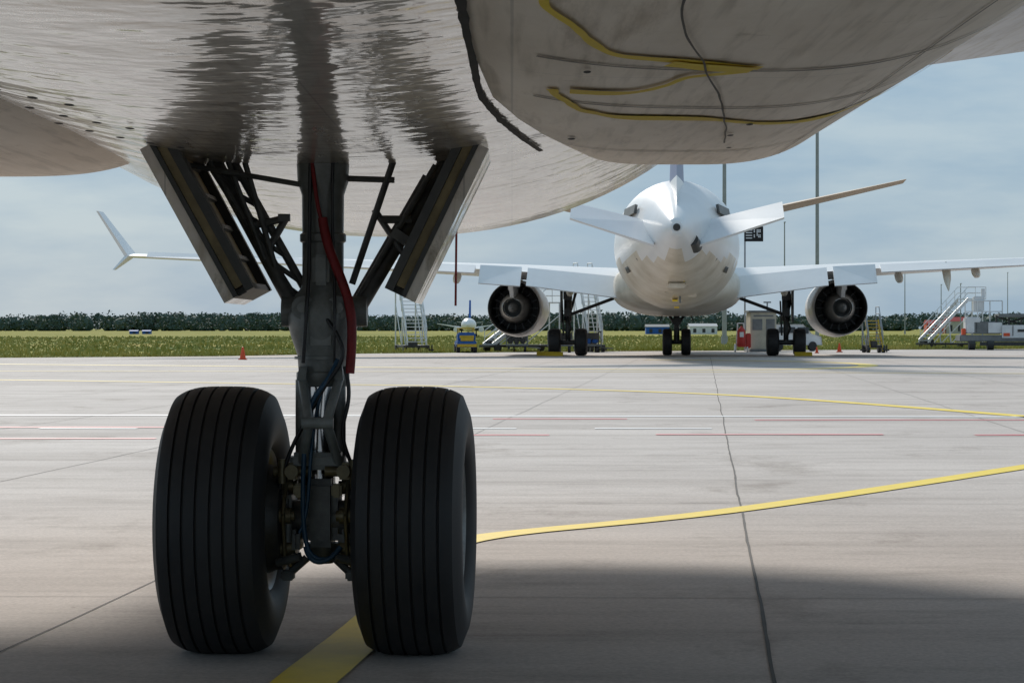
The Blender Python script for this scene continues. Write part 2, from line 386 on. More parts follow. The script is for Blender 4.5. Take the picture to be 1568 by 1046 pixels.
on_fair([(.285,3.5),(.285,4.05),(.343,4.6),(.428,5.18),(.538,6.1),(.60,6.83)],.005,g,off=.009,wb=.006)
g.done('dark_seam','seamd',plane)
g=G()
on_fair([(-.085,1.5),(-.08,4.0),(-.075,4.6),(-.07,5.3),(-.045,5.8),(-.01,6.3),(.04,6.9),(.09,7.4)],.017,g,off=.006,cor=False)
g.done('fairing_gap','black',plane)
g=G()
for y in (4.9,5.65,7.1): on_fair([(.05,y+.02),(.3,y+.15),(.6,y+.18),(.9,y+.1),(1.10,y-.15)],.006,g,wy=.025,off=.003)
on_fair([(.85,3.5),(.86,5),(.87,7.9)],.004,g,off=.003)
g.done('panel_seam','seamf',plane)
g=G()
for (x,y) in ((.14,4.5),(.16,6.5),(.56,6.2),(.61,6.8),(.57,5.8)):
    z=low_z(x,y)-.006; n=12; w=random.uniform(.006,.012)
    g.bm.faces.new([g.bm.verts.new((x+w*math.cos(2*math.pi*i/n),y+3.5*w*math.sin(2*math.pi*i/n),z)) for i in range(n)])
for i in range(5):
    for j in range(3):
        x=-1.30+.075*i+.05*j; y=5.3+.04*i+.55*j; w=.011; z=min(fus_z(x-w,y),fus_z(x+w,y))-.006
        g.bm.faces.new([g.bm.verts.new((x+w*math.cos(2*math.pi*i2/12),y+3*w*math.sin(2*math.pi*i2/12),z)) for i2 in range(12)])
g.done('drain_hole','black',plane)
def fwing(sg,name):
    g=G()
    def X(x): return x if sg>0 else 2*AX-x
    secs=[]
    for x in (1.0,2.54,6,12):
        z=1.98+.14*(x-.6); c=[]
        y0=4.0+.3*x; y1=10.8-.02*x
        for t,th in((0,0),(.15,-.10),(.5,-.16),(.85,-.12),(.97,-.05),(1,0),(.97,.06),(.85,.14),(.5,.2),(.15,.12)):
            c.append((X(x),y0+(y1-y0)*t,z+th*(1-.03*x)))
        secs.append(c)
    g.rings(secs); g.done(name,'wingpaint',plane,True)
fwing(1,'wing_right'); fwing(-1,'wing_left')  # left wing is out of view, added to carry the ground shadow leftward

# ---------------------------------------------------------------- foreground landing gear
gear=empty('landing_gear',(-0.555,7.1,0)); gear.parent=plane
bog=empty('wheel_pair',(0,0,0),R(-3.2)); bog.parent=gear
RT=.392; HW=.157
def tyre_profile():
    grooves=[-.096,-.058,-.02,.02,.058,.096]
    top=[]
    def rad(x): return RT-.10*(abs(x)/HW)**4*.42-.004*(abs(x)/HW)**2
    xs=sorted(set([-.135,-.125,-.115,.115,.125,.135]+[gx+d for gx in grooves for d in(-.004,-.002,.002,.004)]+[-.077,-.04,0,.04,.077]))
    for x in xs:
        r=rad(x)
        if any(abs(x-gx)<.0025 for gx in grooves): r-=.008
        top.append((x,r))
    side=[(.146,.338),(.154,.318),(.158,.295),(.157,.265),(.149,.235),(.136,.215),(.123,.205),(.116,.20)]
    return [(-x,r) for x,r in side[::-1]]+top+side
for i,cx in enumerate((-.287,.274)):
    nm='left' if i==0 else 'right'
    g=G(); g.lathe(tyre_profile(),(cx,0,RT-.004),'X',128)
    g.done('tyre_'+nm,'rubber',bog,True,angle=28)
    g=G()
    g.lathe([(-.118,.202),(-.126,.212),(-.132,.205),(-.12,.19),(-.07,.175),(-.05,.12),(-.06,.08),(-.10,.07),(-.11,.03),(-.11,.001)],(cx,0,RT-.004),'X',48)
    g.lathe([(.118,.202),(.126,.212),(.132,.205),(.12,.19),(.07,.175),(.05,.12),(.06,.08),(.10,.07),(.11,.03),(.11,.001)],(cx,0,RT-.004),'X',48)
    for k in range(12):
        t=k*math.pi/6
        for sx in(-1,1): g.cyl((cx+sx*.045,math.cos(t)*.145,RT+math.sin(t)*.145),(cx+sx*.075,math.cos(t)*.145,RT+math.sin(t)*.145),.010,seg=8)
    g.done('wheel_'+nm,'alloy',bog,True)
    s=-1 if cx>0 else 1
    g=G()
    g.lathe([(s*.05,.16),(s*.13,.16),(s*.15,.15),(s*.175,.15),(s*.18,.12),(s*.20,.11),(s*.20,.05),(s*.21,.04),(s*.21,.001)],(cx,0,RT),'X',36)
    g.done('brake_'+nm,'dark',bog,True)
    g=G()
    for k in range(7):
        t=k*2*math.pi/7+.3
        g.cyl((cx+s*.13,math.cos(t)*.115,RT+math.sin(t)*.115),(cx+s*.21,math.cos(t)*.115,RT+math.sin(t)*.115),.024,seg=12)
        g.cyl((cx+s*.21,math.cos(t)*.115,RT+math.sin(t)*.115),(cx+s*.22,math.cos(t)*.115,RT+math.sin(t)*.115),.016,seg=10)
        g.cyl((cx+s*.19,math.cos(t)*.145,RT+math.sin(t)*.145),(cx+s*.19,math.cos(t+.9)*.145,RT+math.sin(t+.9)*.145),.006,seg=6)
    g.done('brake_piston_'+nm,'brass',bog,True)
g=G(); g.cyl((-.2,0,RT),(.2,0,RT),.055,seg=24); g.box((0,0,RT+.02),(.10,.14,.20),bev=.02); g.cyl((0,0,RT-.13),(0,0,RT-.07),.03,.05,seg=16)
for sx in(-1,1):
    g.box((sx*.08,-.05,RT-.06),(.05,.10,.07),bev=.012); g.cyl((sx*.05,-.12,RT-.1),(sx*.12,-.1,RT-.12),.013,seg=10)
    g.box((sx*.10,-.07,RT+.04),(.04,.06,.09),bev=.01); g.cyl((sx*.09,-.1,RT+.0),(sx*.09,-.1,RT-.06),.014,seg=10)
    g.cyl((sx*.04,-.05,RT-.11),(sx*.085,-.06,RT-.15),.012,seg=8); g.box((sx*.095,-.06,RT-.16),(.04,.04,.03),bev=.006)
g.done('axle_beam','gearmetal',bog,True)
g=G()
for sx in(-1,1):
    g.box((sx*.075,-.06,RT+.145),(.05,.09,.05),bev=.01); g.cyl((sx*.075,-.13,RT+.145),(sx*.075,-.02,RT+.145),.02,seg=12)
    g.cyl((sx*.02,-.1,RT+.145),(sx*.13,-.1,RT+.145),.016,seg=10); g.cyl((sx*.105,-.11,RT+.11),(sx*.105,-.11,RT+.18),.013,seg=10)
    g.box((sx*.055,-.11,RT+.09),(.03,.03,.04),bev=.006); g.cyl((sx*.1,-.09,RT+.12),(sx*.14,-.06,RT+.02),.008,seg=8)
g.done('brake_valve','brass',bog,True)
g=G(); g.cyl((-.01,0,RT+.02),(-.01,0,.82),.043,seg=28); g.done('piston','chrome',gear,True)
g=G()
g.lathe([(.78,.001),(.78,.070),(.795,.078),(.82,.078),(.825,.072),(.87,.075),(.93,.095),(.985,.108),(1.03,.095),(1.07,.064),(1.10,.061),(1.20,.061),(1.205,.068),(1.225,.068),(1.23,.061),(1.34,.062),(1.38,.075),(1.50,.08)],(-.0,0,0),'Z',36)
g.cyl((-.12,-.0,1.0),(.13,0,1.0),.045,seg=20); g.cyl((-.05,-.09,1.01),(-.05,.05,1.01),.035,seg=16); g.cyl((.05,-.09,1.01),(.05,.05,1.01),.035,seg=16)
g.cyl((-.05,-.105,1.01),(-.05,-.09,1.01),.018,seg=8); g.cyl((.05,-.105,1.01),(.05,-.09,1.01),.018,seg=8)
g.box((0,-.06,.93),(.10,.06,.10),bev=.02); g.box((-.0,-.07,1.12),(.05,.04,.09),bev=.01)
for z in(.86,.90): g.cyl((0,0,z),(0,0,z+.008),.084,seg=32)
g.done('main_leg','strut',gear,True)
g=G()
for sx in(-1,1):
    g.hexa([(sx*.055-.012,-.07,.80),(sx*.055+.012,-.07,.80),(sx*.055+.012,-.11,.80),(sx*.055-.012,-.11,.80),
            (sx*.05-.012,-.05,.84),(sx*.05+.012,-.05,.84),(sx*.05+.012,-.09,.84),(sx*.05-.012,-.09,.84)])
    g.cyl((sx*.055,-.08,.81),(sx*.025,-.20,.68),.014,seg=10); g.cyl((sx*.025,-.20,.68),(sx*.06,-.06,.53),.014,seg=10)
g.cyl((-.045,-.20,.68),(.045,-.20,.68),.017,seg=12)
g.cyl((-.055,-.02,.54),(-.055,-.02,.80),.024,seg=14); g.cyl((.045,.03,.54),(.045,.03,.80),.02,seg=14)
g.box((-.01,-.05,.565),(.16,.10,.05),bev=.012); g.box((-.05,-.09,.74),(.03,.03,.05),bev=.006)
g.done('torque_link','strut',gear,True)
g=G()
def lad(p,q,off,r=.009,n=6):
    p=Vector(p);q=Vector(q);o=Vector(off)
    g.cyl(p,q,r,seg=8); g.cyl(p+o,q+o*.6,r,seg=8)
    for i in range(n):
        a=p.lerp(q,i/n); b=(p+o).lerp(q+o*.6,(i+1)/n); g.cyl(a,b,r*.7,seg=6)
lad((-.34,0.05,1.44),(-.06,0,1.00),(.06,.02,.02),.013)
g.cyl((-.33,.08,1.45),(-.09,0,1.02),.022,seg=10)
g.cyl((-.235,.02,1.45),(-.14,0,1.13),.009,seg=8); g.cyl((-.285,.02,1.45),(-.17,0,1.15),.008,seg=8)
g.cyl((-.11,.02,1.275),(-.215,.02,1.25),.011,seg=8); g.cyl((-.11,.02,1.275),(-.17,.02,1.17),.011,seg=8); g.cyl((-.215,.02,1.25),(-.15,.02,1.19),.008,seg=8); g.box((-.115,.01,1.275),(.035,.02,.022))
g.cyl((-.46,0,1.44),(-.06,-.02,1.37),.008,seg=8)
g.cyl((.36,.1,1.45),(.10,0,1.0),.022,seg=10); lad((.33,.02,1.43),(.09,0,1.02),(-.03,.02,-.03),.009,5)
g.cyl((.206,0,1.44),(.085,0,1.08),.010,seg=8); g.cyl((.15,.01,1.30),(.235,.02,1.17),.010,seg=8); g.cyl((.17,.01,1.27),(.26,.02,1.27),.012,seg=8)
g.box((.225,.0,1.22),(.05,.03,.03),rot=(0,.6,0)); g.cyl((.06,0,1.39),(.21,0,1.385),.009,seg=8)
g.done('side_brace','gearmetal',gear,True)
hose('red_cable',[(.005,-.08,1.27),(.015,-.09,1.2),(.05,-.1,1.12),(.09,-.1,1.02),(.095,-.1,.93),(.085,-.1,.82)],.014,'red',gear)
hose('red_strap',[(-.03,-.07,1.44),(-.02,-.075,1.42),(-.02,-.08,1.34),(.0,-.08,1.27)],.006,'red',gear)
hose('blue_hose',[(.05,-.10,.86),(.03,-.12,.80),(-.03,-.13,.76),(-.045,-.13,.62),(-.05,-.12,.45),(-.045,-.12,.33),(-.02,-.13,.28),(.03,-.13,.285)],.007,'blueh',gear)
hose('blue_hose_b',[(.04,-.10,.84),(.01,-.12,.79),(-.015,-.12,.70),(-.03,-.12,.55),(-.035,-.12,.40),(-.06,-.12,.36)],.005,'blueh',gear)
hose('black_hose',[(.07,-.1,.84),(.095,-.11,.76),(.06,-.12,.68),(.07,-.12,.60),(.10,-.1,.54),(.12,-.1,.45)],.006,'blackh',gear)
hose('black_hose_b',[(.0,-.09,1.0),(.06,-.12,.93),(.08,-.12,.86),(.02,-.12,.80),(-.03,-.12,.70),(-.10,-.11,.58),(-.12,-.1,.48)],.006,'blackh',gear)
hose('black_hose_c',[(-.04,-.12,.32),(-.03,-.14,.27),(.02,-.14,.26),(.06,-.12,.32)],.008,'blueh',gear)
hose('leg_pipe',[(-.03,-.07,1.45),(-.035,-.075,1.3),(-.03,-.08,1.1),(-.04,-.12,1.0),(-.05,-.1,.85)],.006,'blackh',gear)
hose('leg_pipe_b',[(.035,-.07,1.45),(.03,-.075,1.3),(.04,-.08,1.1),(.045,-.13,1.0),(.04,-.1,.85)],.005,'blackh',gear)
def door(s,name,mat_out):
    tx,tz,bx,bz=(s*.445,1.475,s*(.215 if s<0 else .235),1.045)
    y0,y1=-.32,.26; th=.05
    dx,dz=(tx-bx),(tz-bz); l=math.hypot(dx,dz); nx,nz=s*dz/l,-abs(dx)/l
    def q(u,y,d): return (tx+(bx-tx)*u+nx*d,y,tz+(bz-tz)*u+nz*d)
    def blk(g,u0,u1,ya0,ya1,yb,d0,d1):
        g.hexa([q(u0,ya0,d0),q(u1,ya1,d0),q(u1,yb,d0),q(u0,yb,d0),q(u0,ya0,d1),q(u1,ya1,d1),q(u1,yb,d1),q(u0,yb,d1)])
    g=G(); blk(g,0,1,y0,y0+.06,y1,0.02,th); g.done(name,mat_out,gear)
    g=G()
    blk(g,0,1,y0-.004,y0+.056,y0+.10,-.045,-.020); blk(g,0,1,y0-.004,y0+.056,y0+.09,.006,.0199)
    blk(g,0,1,y1-.04,y1-.04,y1,-.045,.0199)
    blk(g,.96,1.0,y0+.101,y0+.101,y1-.041,-.04,.0199)
    for u in(.12,.33,.54,.75): blk(g,u,u+.03,y0+.101,y0+.101,y1-.041,-.03,.0)
    g.done(name+'_frame','doorframe',gear)
    g=G(); blk(g,.005,.955,y0+.01,y0+.07,y1-.045,-.019,.005); 
    g.done(name+'_liner','doorin',gear)
door(-1,'gear_door_left','belly'); door(1,'gear_door_right','belly')
g=G(); g.cyl((.385,.4,1.48),(.38,.4,1.02),.004,seg=6); g.done('safety_pin_flag','redm',gear)

# ================================================================ far airliner
jet=empty('twin_engine_airliner',(5.72,84,0),-math.atan(.068))
S=[(-20.2,3.62,.16,.16),(-20,3.62,.27,.28),(-19,3.66,.52,.58),(-17.5,3.72,.86,.98),(-15.5,3.68,1.24,1.35),(-13,3.62,1.60,1.68),(-10.5,3.55,1.86,1.88),(-8,3.5,1.97,1.95),(-4,3.5,1.98,1.96),(12,3.5,1.98,1.96),(15,3.45,1.8,1.8),(17,3.3,1.3,1.3),(18.3,3.15,.6,.6),(18.7,3.1,.1,.1)]
g=G(); g.rings([[(x,y,z) for x,z in sup(0,zc,a,b,2,48)] for y,zc,a,b in refine(S,.8)])
me=g.done('fuselage','white',jet,True,angle=60)
me.data.materials.append(M['whitebelly'])
for p in me.data.polygons:
    if p.center.z<3.0+0.5*noise.noise(Vector((p.center.y*.4,p.center.x,0))): p.material_index=1
g=G(); g.rings([[(x,y,z) for x,z in sup(0,zc,a,b,2.6,40)] for y,zc,a,b in refine([(-7.5,2.35,.5,.35),(-6.6,2.35,1.4,.65),(-5,2.35,2.0,.85),(-2,2.3,2.2,.92),(4,2.3,2.2,.92),(6,2.4,1.6,.7),(7,2.5,.5,.3)],.5)]); g.done('wing_body_fairing','whitebelly',jet,True,angle=60)
g=G(); g.cyl((0,-20.26,3.62),(0,-20.1,3.62),.09,.12,seg=20); g.cyl((.42,-18.8,3.35),(.5,-17.9,3.2),.16,.2,seg=16); g.done('apu_exhaust','dark',jet,True)
g=G()
for sx in(-1,1): g.hexa([(sx*1.15,-15.5,4.2),(sx*1.5,-13.6,4.1),(sx*1.45,-13.6,4.4),(sx*1.1,-15.5,4.45),(sx*1.22,-15.6,4.22),(sx*1.57,-13.6,4.12),(sx*1.52,-13.6,4.42),(sx*1.17,-15.6,4.47)])
g.done('stabiliser_cutout','grey',jet)
g=G()
for x,y,z,sx,sy,r in ((0,-14.4,2.33,.5,1.6,.22),(0,-11.5,1.86,.35,1.0,.1),(.25,-16.2,2.82,.35,.6,.3),(-.35,-15.8,2.72,.3,.6,.3),(.0,-17.8,3.1,.3,.8,.4),(-.2,-13,2.08,.3,.6,.2),(.45,-12.2,1.98,.3,.5,.15)):
    g.box((x,y,z),(sx,sy,.14),rot=(r,0,0),bev=.03)
g.done('tail_panel','whitebelly',jet)
g=G(); g.box((0,-15.2,2.47),(.3,.05,.10)); g.box((.3,-14,2.25),(.1,.5,.05),rot=(.2,.3,0)); g.box((-.3,-16.6,2.95),(.14,.3,.05),rot=(.3,-.3,0)); g.box((-.5,-12.4,2.05),(.12,.4,.05),rot=(.1,-.3,0)); g.cyl((.1,-12.6,1.9),(.1,-12.6,1.7),.03,seg=8)
for sx in(-1,1):
    g.cyl((sx*1.4,-12.5,2.7),(sx*1.5,-12.5,2.66),.10,seg=10); g.box((sx*1.1,-14.6,2.9),(.04,.6,.25),rot=(.2,sx*.7,0))
g.done('tail_antenna','grey',jet)
g=G(); g.box((-.05,-12.0,1.80),(.16,.8,.05),rot=(.08,0,0)); g.box((.2,-14.9,2.36),(.1,.5,.05),rot=(.2,.3,0)); g.box((-.0,-9,1.60),(.14,.7,.04)); g.done('yellow_mark','yscrawl',jet)
g=G()
def foil(x,yl,yt,z,th,n=8,vert=False):
    out=[]
    for i in range(n+1):
        t=i/n; out.append((yl+(yt-yl)*t, th*math.sin(math.pi*min(1,(t**.6)))*.5))
    for i in range(n-1,0,-1):
        t=i/n; out.append((yl+(yt-yl)*t,-th*math.sin(math.pi*min(1,(t**.6)))*.5))
    if vert: return [(x+o,y,z) for y,o in out]
    return [(x,y,z+o) for y,o in out]
g.rings([foil(0,-9,-19.0,3.9,.60,vert=True),foil(0,-11.6,-18.6,5.1,.44,vert=True)]); g.done('fin_root','white',jet,True)
g=G(); g.rings([foil(0,-11.7,-18.55,5.1,.42,vert=True),foil(0,-12.4,-18.8,6.0,.36,vert=True),foil(0,-17.0,-20.6,11.0,.2,vert=True)]); g.done('vertical_fin','fin',jet,True)
for sg,nm in((-1,'left'),(1,'right')):
    g=G(); g.rings([foil(sg*.5,-13.0,-17.0,3.78,.30),foil(sg*2.7,-14.5,-17.4,4.28,.22),foil(sg*6.2,-16.6,-18.3,4.98,.10)]); g.done('stabiliser_'+nm,'tan',jet,True)
    g=G(); g.hexa([(sg*.62,-16.9,3.62),(sg*.62,-18.3,3.16),(sg*2.9,-18.5,3.90),(sg*2.9,-17.3,4.26),(sg*.62,-16.85,3.90),(sg*.62,-18.35,3.22),(sg*2.9,-18.55,3.95),(sg*2.9,-17.25,4.44)]); g.done('elevator_'+nm,'white',jet)
    def W(x,yl,yt,zl,zt,th): 
        out=[]; n=8
        for i in range(n+1):
            t=i/n; out.append((sg*x,yl+(yt-yl)*t,zl+(zt-zl)*t+th*.5*math.sin(math.pi*t**.6)))
        for i in range(n-1,0,-1):
            t=i/n; out.append((sg*x,yl+(yt-yl)*t,zl+(zt-zl)*t-th*.5*math.sin(math.pi*t**.6)))
        return out
    g=G(); g.rings([W(1.6,5.5,-2.6,2.75,2.60,.8),W(6.0,2.9,-2.9,3.0,2.92,.5),W(12,-.6,-3.6,3.22,3.17,.3),W(18.2,-3.4,-5.0,3.40,3.36,.14)])
    g.done('wing_'+nm,'white',jet,True)
    g=G()
    def flap(x0,x1,y0,y1,z0a,z0b,dz0,dz1,c0=1.1,c1=.9):
        g.hexa([(sg*x0,y0,z0a),(sg*x0,y0-c0,z0a-dz0),(sg*x1,y1-c1,z0b-dz1),(sg*x1,y1,z0b),
                (sg*x0,y0,z0a+.14),(sg*x0,y0-c0-.03,z0a-dz0+.03),(sg*x1,y1-c1-.03,z0b-dz1+.03),(sg*x1,y1,z0b+.14)])
    flap(1.9,5.0,-2.6,-2.85,2.55,2.85,.62,.5,1.3,1.1); flap(5.2,6.6,-2.9,-2.95,2.88,2.95,.55,.52)
    flap(6.75,12,-3.0,-3.55,2.94,3.15,.16,.12,.8,.6); flap(12.2,17.5,-3.65,-4.9,3.15,3.35,.10,.06,.5,.3)
    g.done('flap_'+nm,'white',jet)
    g=G()
    for x,y,z,l in((3.6,-2.6,2.35,2.2),(7.4,-2.9,2.78,2.0),(9.9,-3.2,2.94,1.7)):
        g.rings([[(sg*x+a,y+l*.5-l*t,z+b-.25*t) for a,b in sup(0,0,.13*w+.005,.2*w+.005,2,10)] for t,w in((0,.1),(.2,.8),(.5,1),(.8,.6),(1,.05))])
    if sg>0: g.rings([[(sg*8.9+a,-3.3-.8*t,2.95+b-.75*t) for a,b in sup(0,0,.14*w+.01,.2*w+.01,2,8)] for t,w in((0,1),(.5,.8),(1,.1))])
    g.done('flap_track_fairing_'+nm,'whitebelly',jet,True)
    g=G()
    g.hexa([(sg*18.15,-3.4,3.33),(sg*18.15,-5.0,3.33),(sg*18.95,-5.9,4.80),(sg*18.95,-5.2,4.80),(sg*18.28,-3.4,3.33),(sg*18.28,-5.0,3.33),(sg*19.02,-5.9,4.80),(sg*19.02,-5.2,4.80)])
    g.hexa([(sg*18.15,-4.0,3.36),(sg*18.15,-5.0,3.36),(sg*18.5,-5.6,2.88),(sg*18.5,-5.3,2.88),(sg*18.28,-4.0,3.36),(sg*18.28,-5.0,3.36),(sg*18.55,-5.6,2.88),(sg*18.55,-5.3,2.88)])
    g.done('winglet_'+nm,'white',jet)
    ex,ez,ey=sg*5.65,1.66,0
    g=G(); g.lathe([(5.0,.74),(5.15,.82),(5.1,.90),(4.4,.99),(2.5,1.02),(.8,.98),(-.3,.90),(-.32,.87),(.2,.84),(1.2,.80)],(ex,0,ez),'Y',48); g.done('nacelle_'+nm,'white',jet,True,angle=60)
    g=G(); g.lathe([(-.25,.872),(-.36,.91),(-.40,.88),(-.3,.84),(.5,.80),(1.4,.76),(1.4,.40)],(ex,0,ez),'Y',48); g.done('fan_duct_'+nm,'dark',jet,True,angle=60)
    g=G(); g.lathe([(1.4,.58),(.2,.54),(-.6,.44),(-1.1,.35),(-1.13,.33),(-.8,.32),(-.5,.31)],(ex,0,ez),'Y',40); g.done('core_cowl_'+nm,'nozzle',jet,True,angle=60)
    g=G(); g.lathe([(-.6,.31),(-.65,.2),(-1.2,.14),(-1.6,.05),(-1.63,.001)],(ex,0,ez),'Y',24); g.done('exhaust_cone_'+nm,'grey',jet,True,angle=60)
    g=G()
    for k in range(16):
        t=k*math.pi/8; g.box((ex+.68*math.cos(t),.9,ez+.68*math.sin(t)),(.3,.4,.03),rot=(0,-t,0))
    g.done('outlet_vane_'+nm,'grey',jet)
    g=G(); g.hexa([(ex-.14,2.5,2.4),(ex+.14,2.5,2.4),(ex+.08,-1.9,2.25),(ex-.08,-1.9,2.25),(ex-.14,2.5,2.9),(ex+.14,2.5,2.9),(ex+.08,-2.6,2.95),(ex-.08,-2.6,2.95)])
    g.hexa([(ex-.12,.2,2.1),(ex+.12,.2,2.1),(ex+.06,-1.3,2.0),(ex-.06,-1.3,2.0),(ex-.14,.2,2.6),(ex+.14,.2,2.6),(ex+.08,-1.7,2.4),(ex-.08,-1.7,2.4)]); g.done('pylon_'+nm,'white',jet)
    mg=sg*3.78
    g=G()
    for dx in(-.46,.46):
        g.lathe([(-.18,.25),(-.21,.32),(-.21,.40),(-.17,.455),(-.08,.475),(.08,.475),(.17,.455),(.21,.40),(.21,.32),(.18,.25),(.10,.12),(.10,.001)],(mg+dx,0,.475),'X',36)
    g.done('main_gear_tyres_'+nm,'rubber',jet,True)
    g=G(); g.cyl((mg-.4,0,.47),(mg+.4,0,.47),.09,seg=12); g.cyl((mg,0,.45),(mg,0,1.3),.09,seg=16); g.cyl((mg,0,1.2),(mg,.1,2.7),.14,seg=16)
    g.cyl((mg,0,1.4),(mg-sg*1.6,.1,2.0),.06,seg=10); g.cyl((mg,-.15,1.35),(mg+.12,-.5,.95),.04,seg=8); g.cyl((mg+.12,-.5,.95),(mg,-.1,.6),.04,seg=8)
    g.cyl((mg+.1,.2,1.6),(mg+.35,.9,2.6),.05,seg=8); g.cyl((mg-.15,-.1,.7),(mg-.2,-.05,1.9),.03,seg=8)
    g.box((mg+sg*.22,0,1.75),(.05,1.1,1.2)); g.box((mg,-.12,1.5),(.26,.2,.3),bev=.04); g.box((mg,-.1,2.1),(.3,.3,.35),bev=.04); g.done('main_gear_leg_'+nm,'dark',jet,True)
g=G()
for dx in(-.33,.33): g.lathe([(-.13,.25),(-.17,.32),(-.17,.40),(-.14,.45),(-.06,.47),(.06,.47),(.14,.45),(.17,.40),(.17,.32),(.13,.25),(.1,.1),(.1,.001)],(dx,1.5,.47),'X',36)
g.done('centre_gear_tyres','rubber',jet,True)
g=G(); g.cyl((-.3,1.5,.47),(.3,1.5,.47),.08,seg=12); g.cyl((0,1.5,.45),(0,1.5,1.7),.10,seg=16); g.cyl((0,1.5,1.0),(-.45,1.5,1.7),.05,seg=8); g.cyl((0,1.5,1.0),(.45,1.5,1.7),.05,seg=8); g.box((-.5,1.5,1.45),(.04,1.2,.5),rot=(0,.3,0)); g.box((.5,1.5,1.45),(.04,1.2,.5),rot=(0,-.3,0)); g.box((0,1.35,1.2),(.3,.2,.25),bev=.03)
g.done('centre_gear_leg','dark',jet,True)
for nm,x,y in(('wheel_chock',9.95,82.6),('wheel_chock',1.45,82.8),('wheel_chock',1.15,83.6)):
    g=G(); g.hexa([(-.3,-.12,0),(.3,-.12,0),(.3,.12,0),(-.3,.12,0),(-.3,-.02,.14),(.3,-.02,.14),(.3,.02,.14),(-.3,.02,.14)]); o=g.done(nm,'yellowm',loc=(x,y,.005))

# ================================================================ ground equipment
def wheel(g,x,y,r,w=.12,z=None): g.cyl((x-w/2,y,r if z is None else z),(x+w/2,y,r if z is None else z),r,seg=16)
def cone(x,y,s=1.0):
    e=empty('traffic_cone',(x,y,.005))
    g=G(); g.box((0,0,.015),(.26*s,.26*s,.03),bev=.005); g.lathe([(.031,.10*s),(.40*s,.03*s),(.41*s,.001)],(0,0,0),'Z',16); g.done('body','orange',e,True)
    g=G(); g.lathe([(.2*s,.0675*s),(.28*s,.052*s)],(0,0,0),'Z',16); g.done('band','wline',e,True)
cone(-8.15,73.2,.95); cone(13.0,96,.9); cone(11.6,92,.6)

def stairs(name,loc,rz,n,w,rise,run,base,matn='whitev',tower=None):
    e=empty(name,loc,rz)
    g=G()
    for i in range(n):
        g.box((0,run*i,base+rise*i),(w,run*.9,.03))
    L=run*(n-1); H=rise*(n-1)
    for sx in(-1,1):
        X=sx*w/2
        g.hexa([(X-.02,-.1,base-.14),(X+.02,-.1,base-.14),(X+.02,L,base+H-.14),(X-.02,L,base+H-.14),(X-.02,-.1,base+.06),(X+.02,-.1,base+.06),(X+.02,L,base+H+.06),(X-.02,L,base+H+.06)])
    g.done('flight',matn,e)
    g=G()
    for sx in(-1,1):
        X=sx*(w/2+.03)
        for hh in(.28,.55): g.cyl((X,0,base+hh),(X,L,base+H+hh),.018,seg=8)
        for i in range(0,n,3): g.cyl((X,run*i,base+rise*i-.1),(X,run*i,base+rise*i+.55),.014,seg=6)
        g.cyl((X,L,base+H+.55),(X,L+w*1.1,base+H+.55),.018,seg=8); g.cyl((X,L+w*1.1,base+H),(X,L+w*1.1,base+H+.55),.018,seg=8); g.cyl((X,L,base+H+.28),(X,L+w*1.1,base+H+.28),.018,seg=8)
        g.cyl((X,L+w*.9,base+H),(X,L+w*.9,.2),.03,seg=8); g.cyl((X,L*.5,base+H*.5-.1),(X,L*.55,.2),.03,seg=8); g.cyl((X,L*.55,.25),(X,L+w*.9,base+H*.7),.02,seg=8)
        g.cyl((X,L*.1,.3),(X,L*.55,base+H*.45),.02,seg=8)
    g.box((0,L+w*.55,base+H),(w,w*1.1,.05)); g.done('railing',matn if matn=='whitev' else 'steel',e)
    g=G(); g.box((0,L*.55,.24),(w*1.25,L*1.3,.10),bev=.02); g.box((-w*.2,L*.1,.36),(w*.5,.5,.2),bev=.03)
    for sx in(-1,1):
        for yy in(L*.05,L*1.1): wheel(g,sx*w*.6,yy,.15)
        g.box((sx*w*.85,L*.3,.10),(.3,.06,.06)); g.cyl((sx*w*.95,L*.3,.02),(sx*w*.95,L*.3,.3),.03,seg=8)
    g.done('chassis','dark',e)
    return e
stairs('boarding_stairs',(-3.72,94.3,.004),R(12),16,.75,.145,.13,.42)
e=stairs('boarding_stairs',(-.9,97,.004),R(-58),14,.7,.13,.19,.3)
e=stairs('boarding_stairs',(18.8,110,.004),R(-70),14,.85,.145,.15,.4)
e=stairs('maintenance_ladder',(14.15,94.0,.004),R(4),9,.5,.13,.09,.2,'yellowm')
stairs('boarding_stairs',(3.35,97,.004),R(15),16,.55,.17,.10,.5)
e=empty('baggage_tractor',(-1.82,94.5,.004),R(6))
g=G(); g.box((0,0,.34),(.74,1.5,.28),bev=.04); g.box((0,-.3,.62),(.70,.6,.34),bev=.05); g.done('body','bluem',e)
g=G(); g.box((0,-.76,.28),(.76,.06,.12),bev=.01); g.box((0,-.76,.52),(.5,.03,.12)); g.done('bumper','yellowm',e)
g=G(); g.box((0,-.1,.95),(.62,.8,.04),bev=.01)
for sx in(-1,1):
    g.cyl((sx*.29,-.48,.72),(sx*.29,-.45,.95),.02,seg=6); g.cyl((sx*.29,.28,.5),(sx*.29,.25,.95),.02,seg=6)
g.box((0,-.615,.62),(.56,.02,.10)); g.done('cab','yellowm',e)
g=G()
for sx in(-1,1):
    for yy in(-.5,.5): wheel(g,sx*.33,yy,.17,.14)
g.done('tyres','rubber',e)
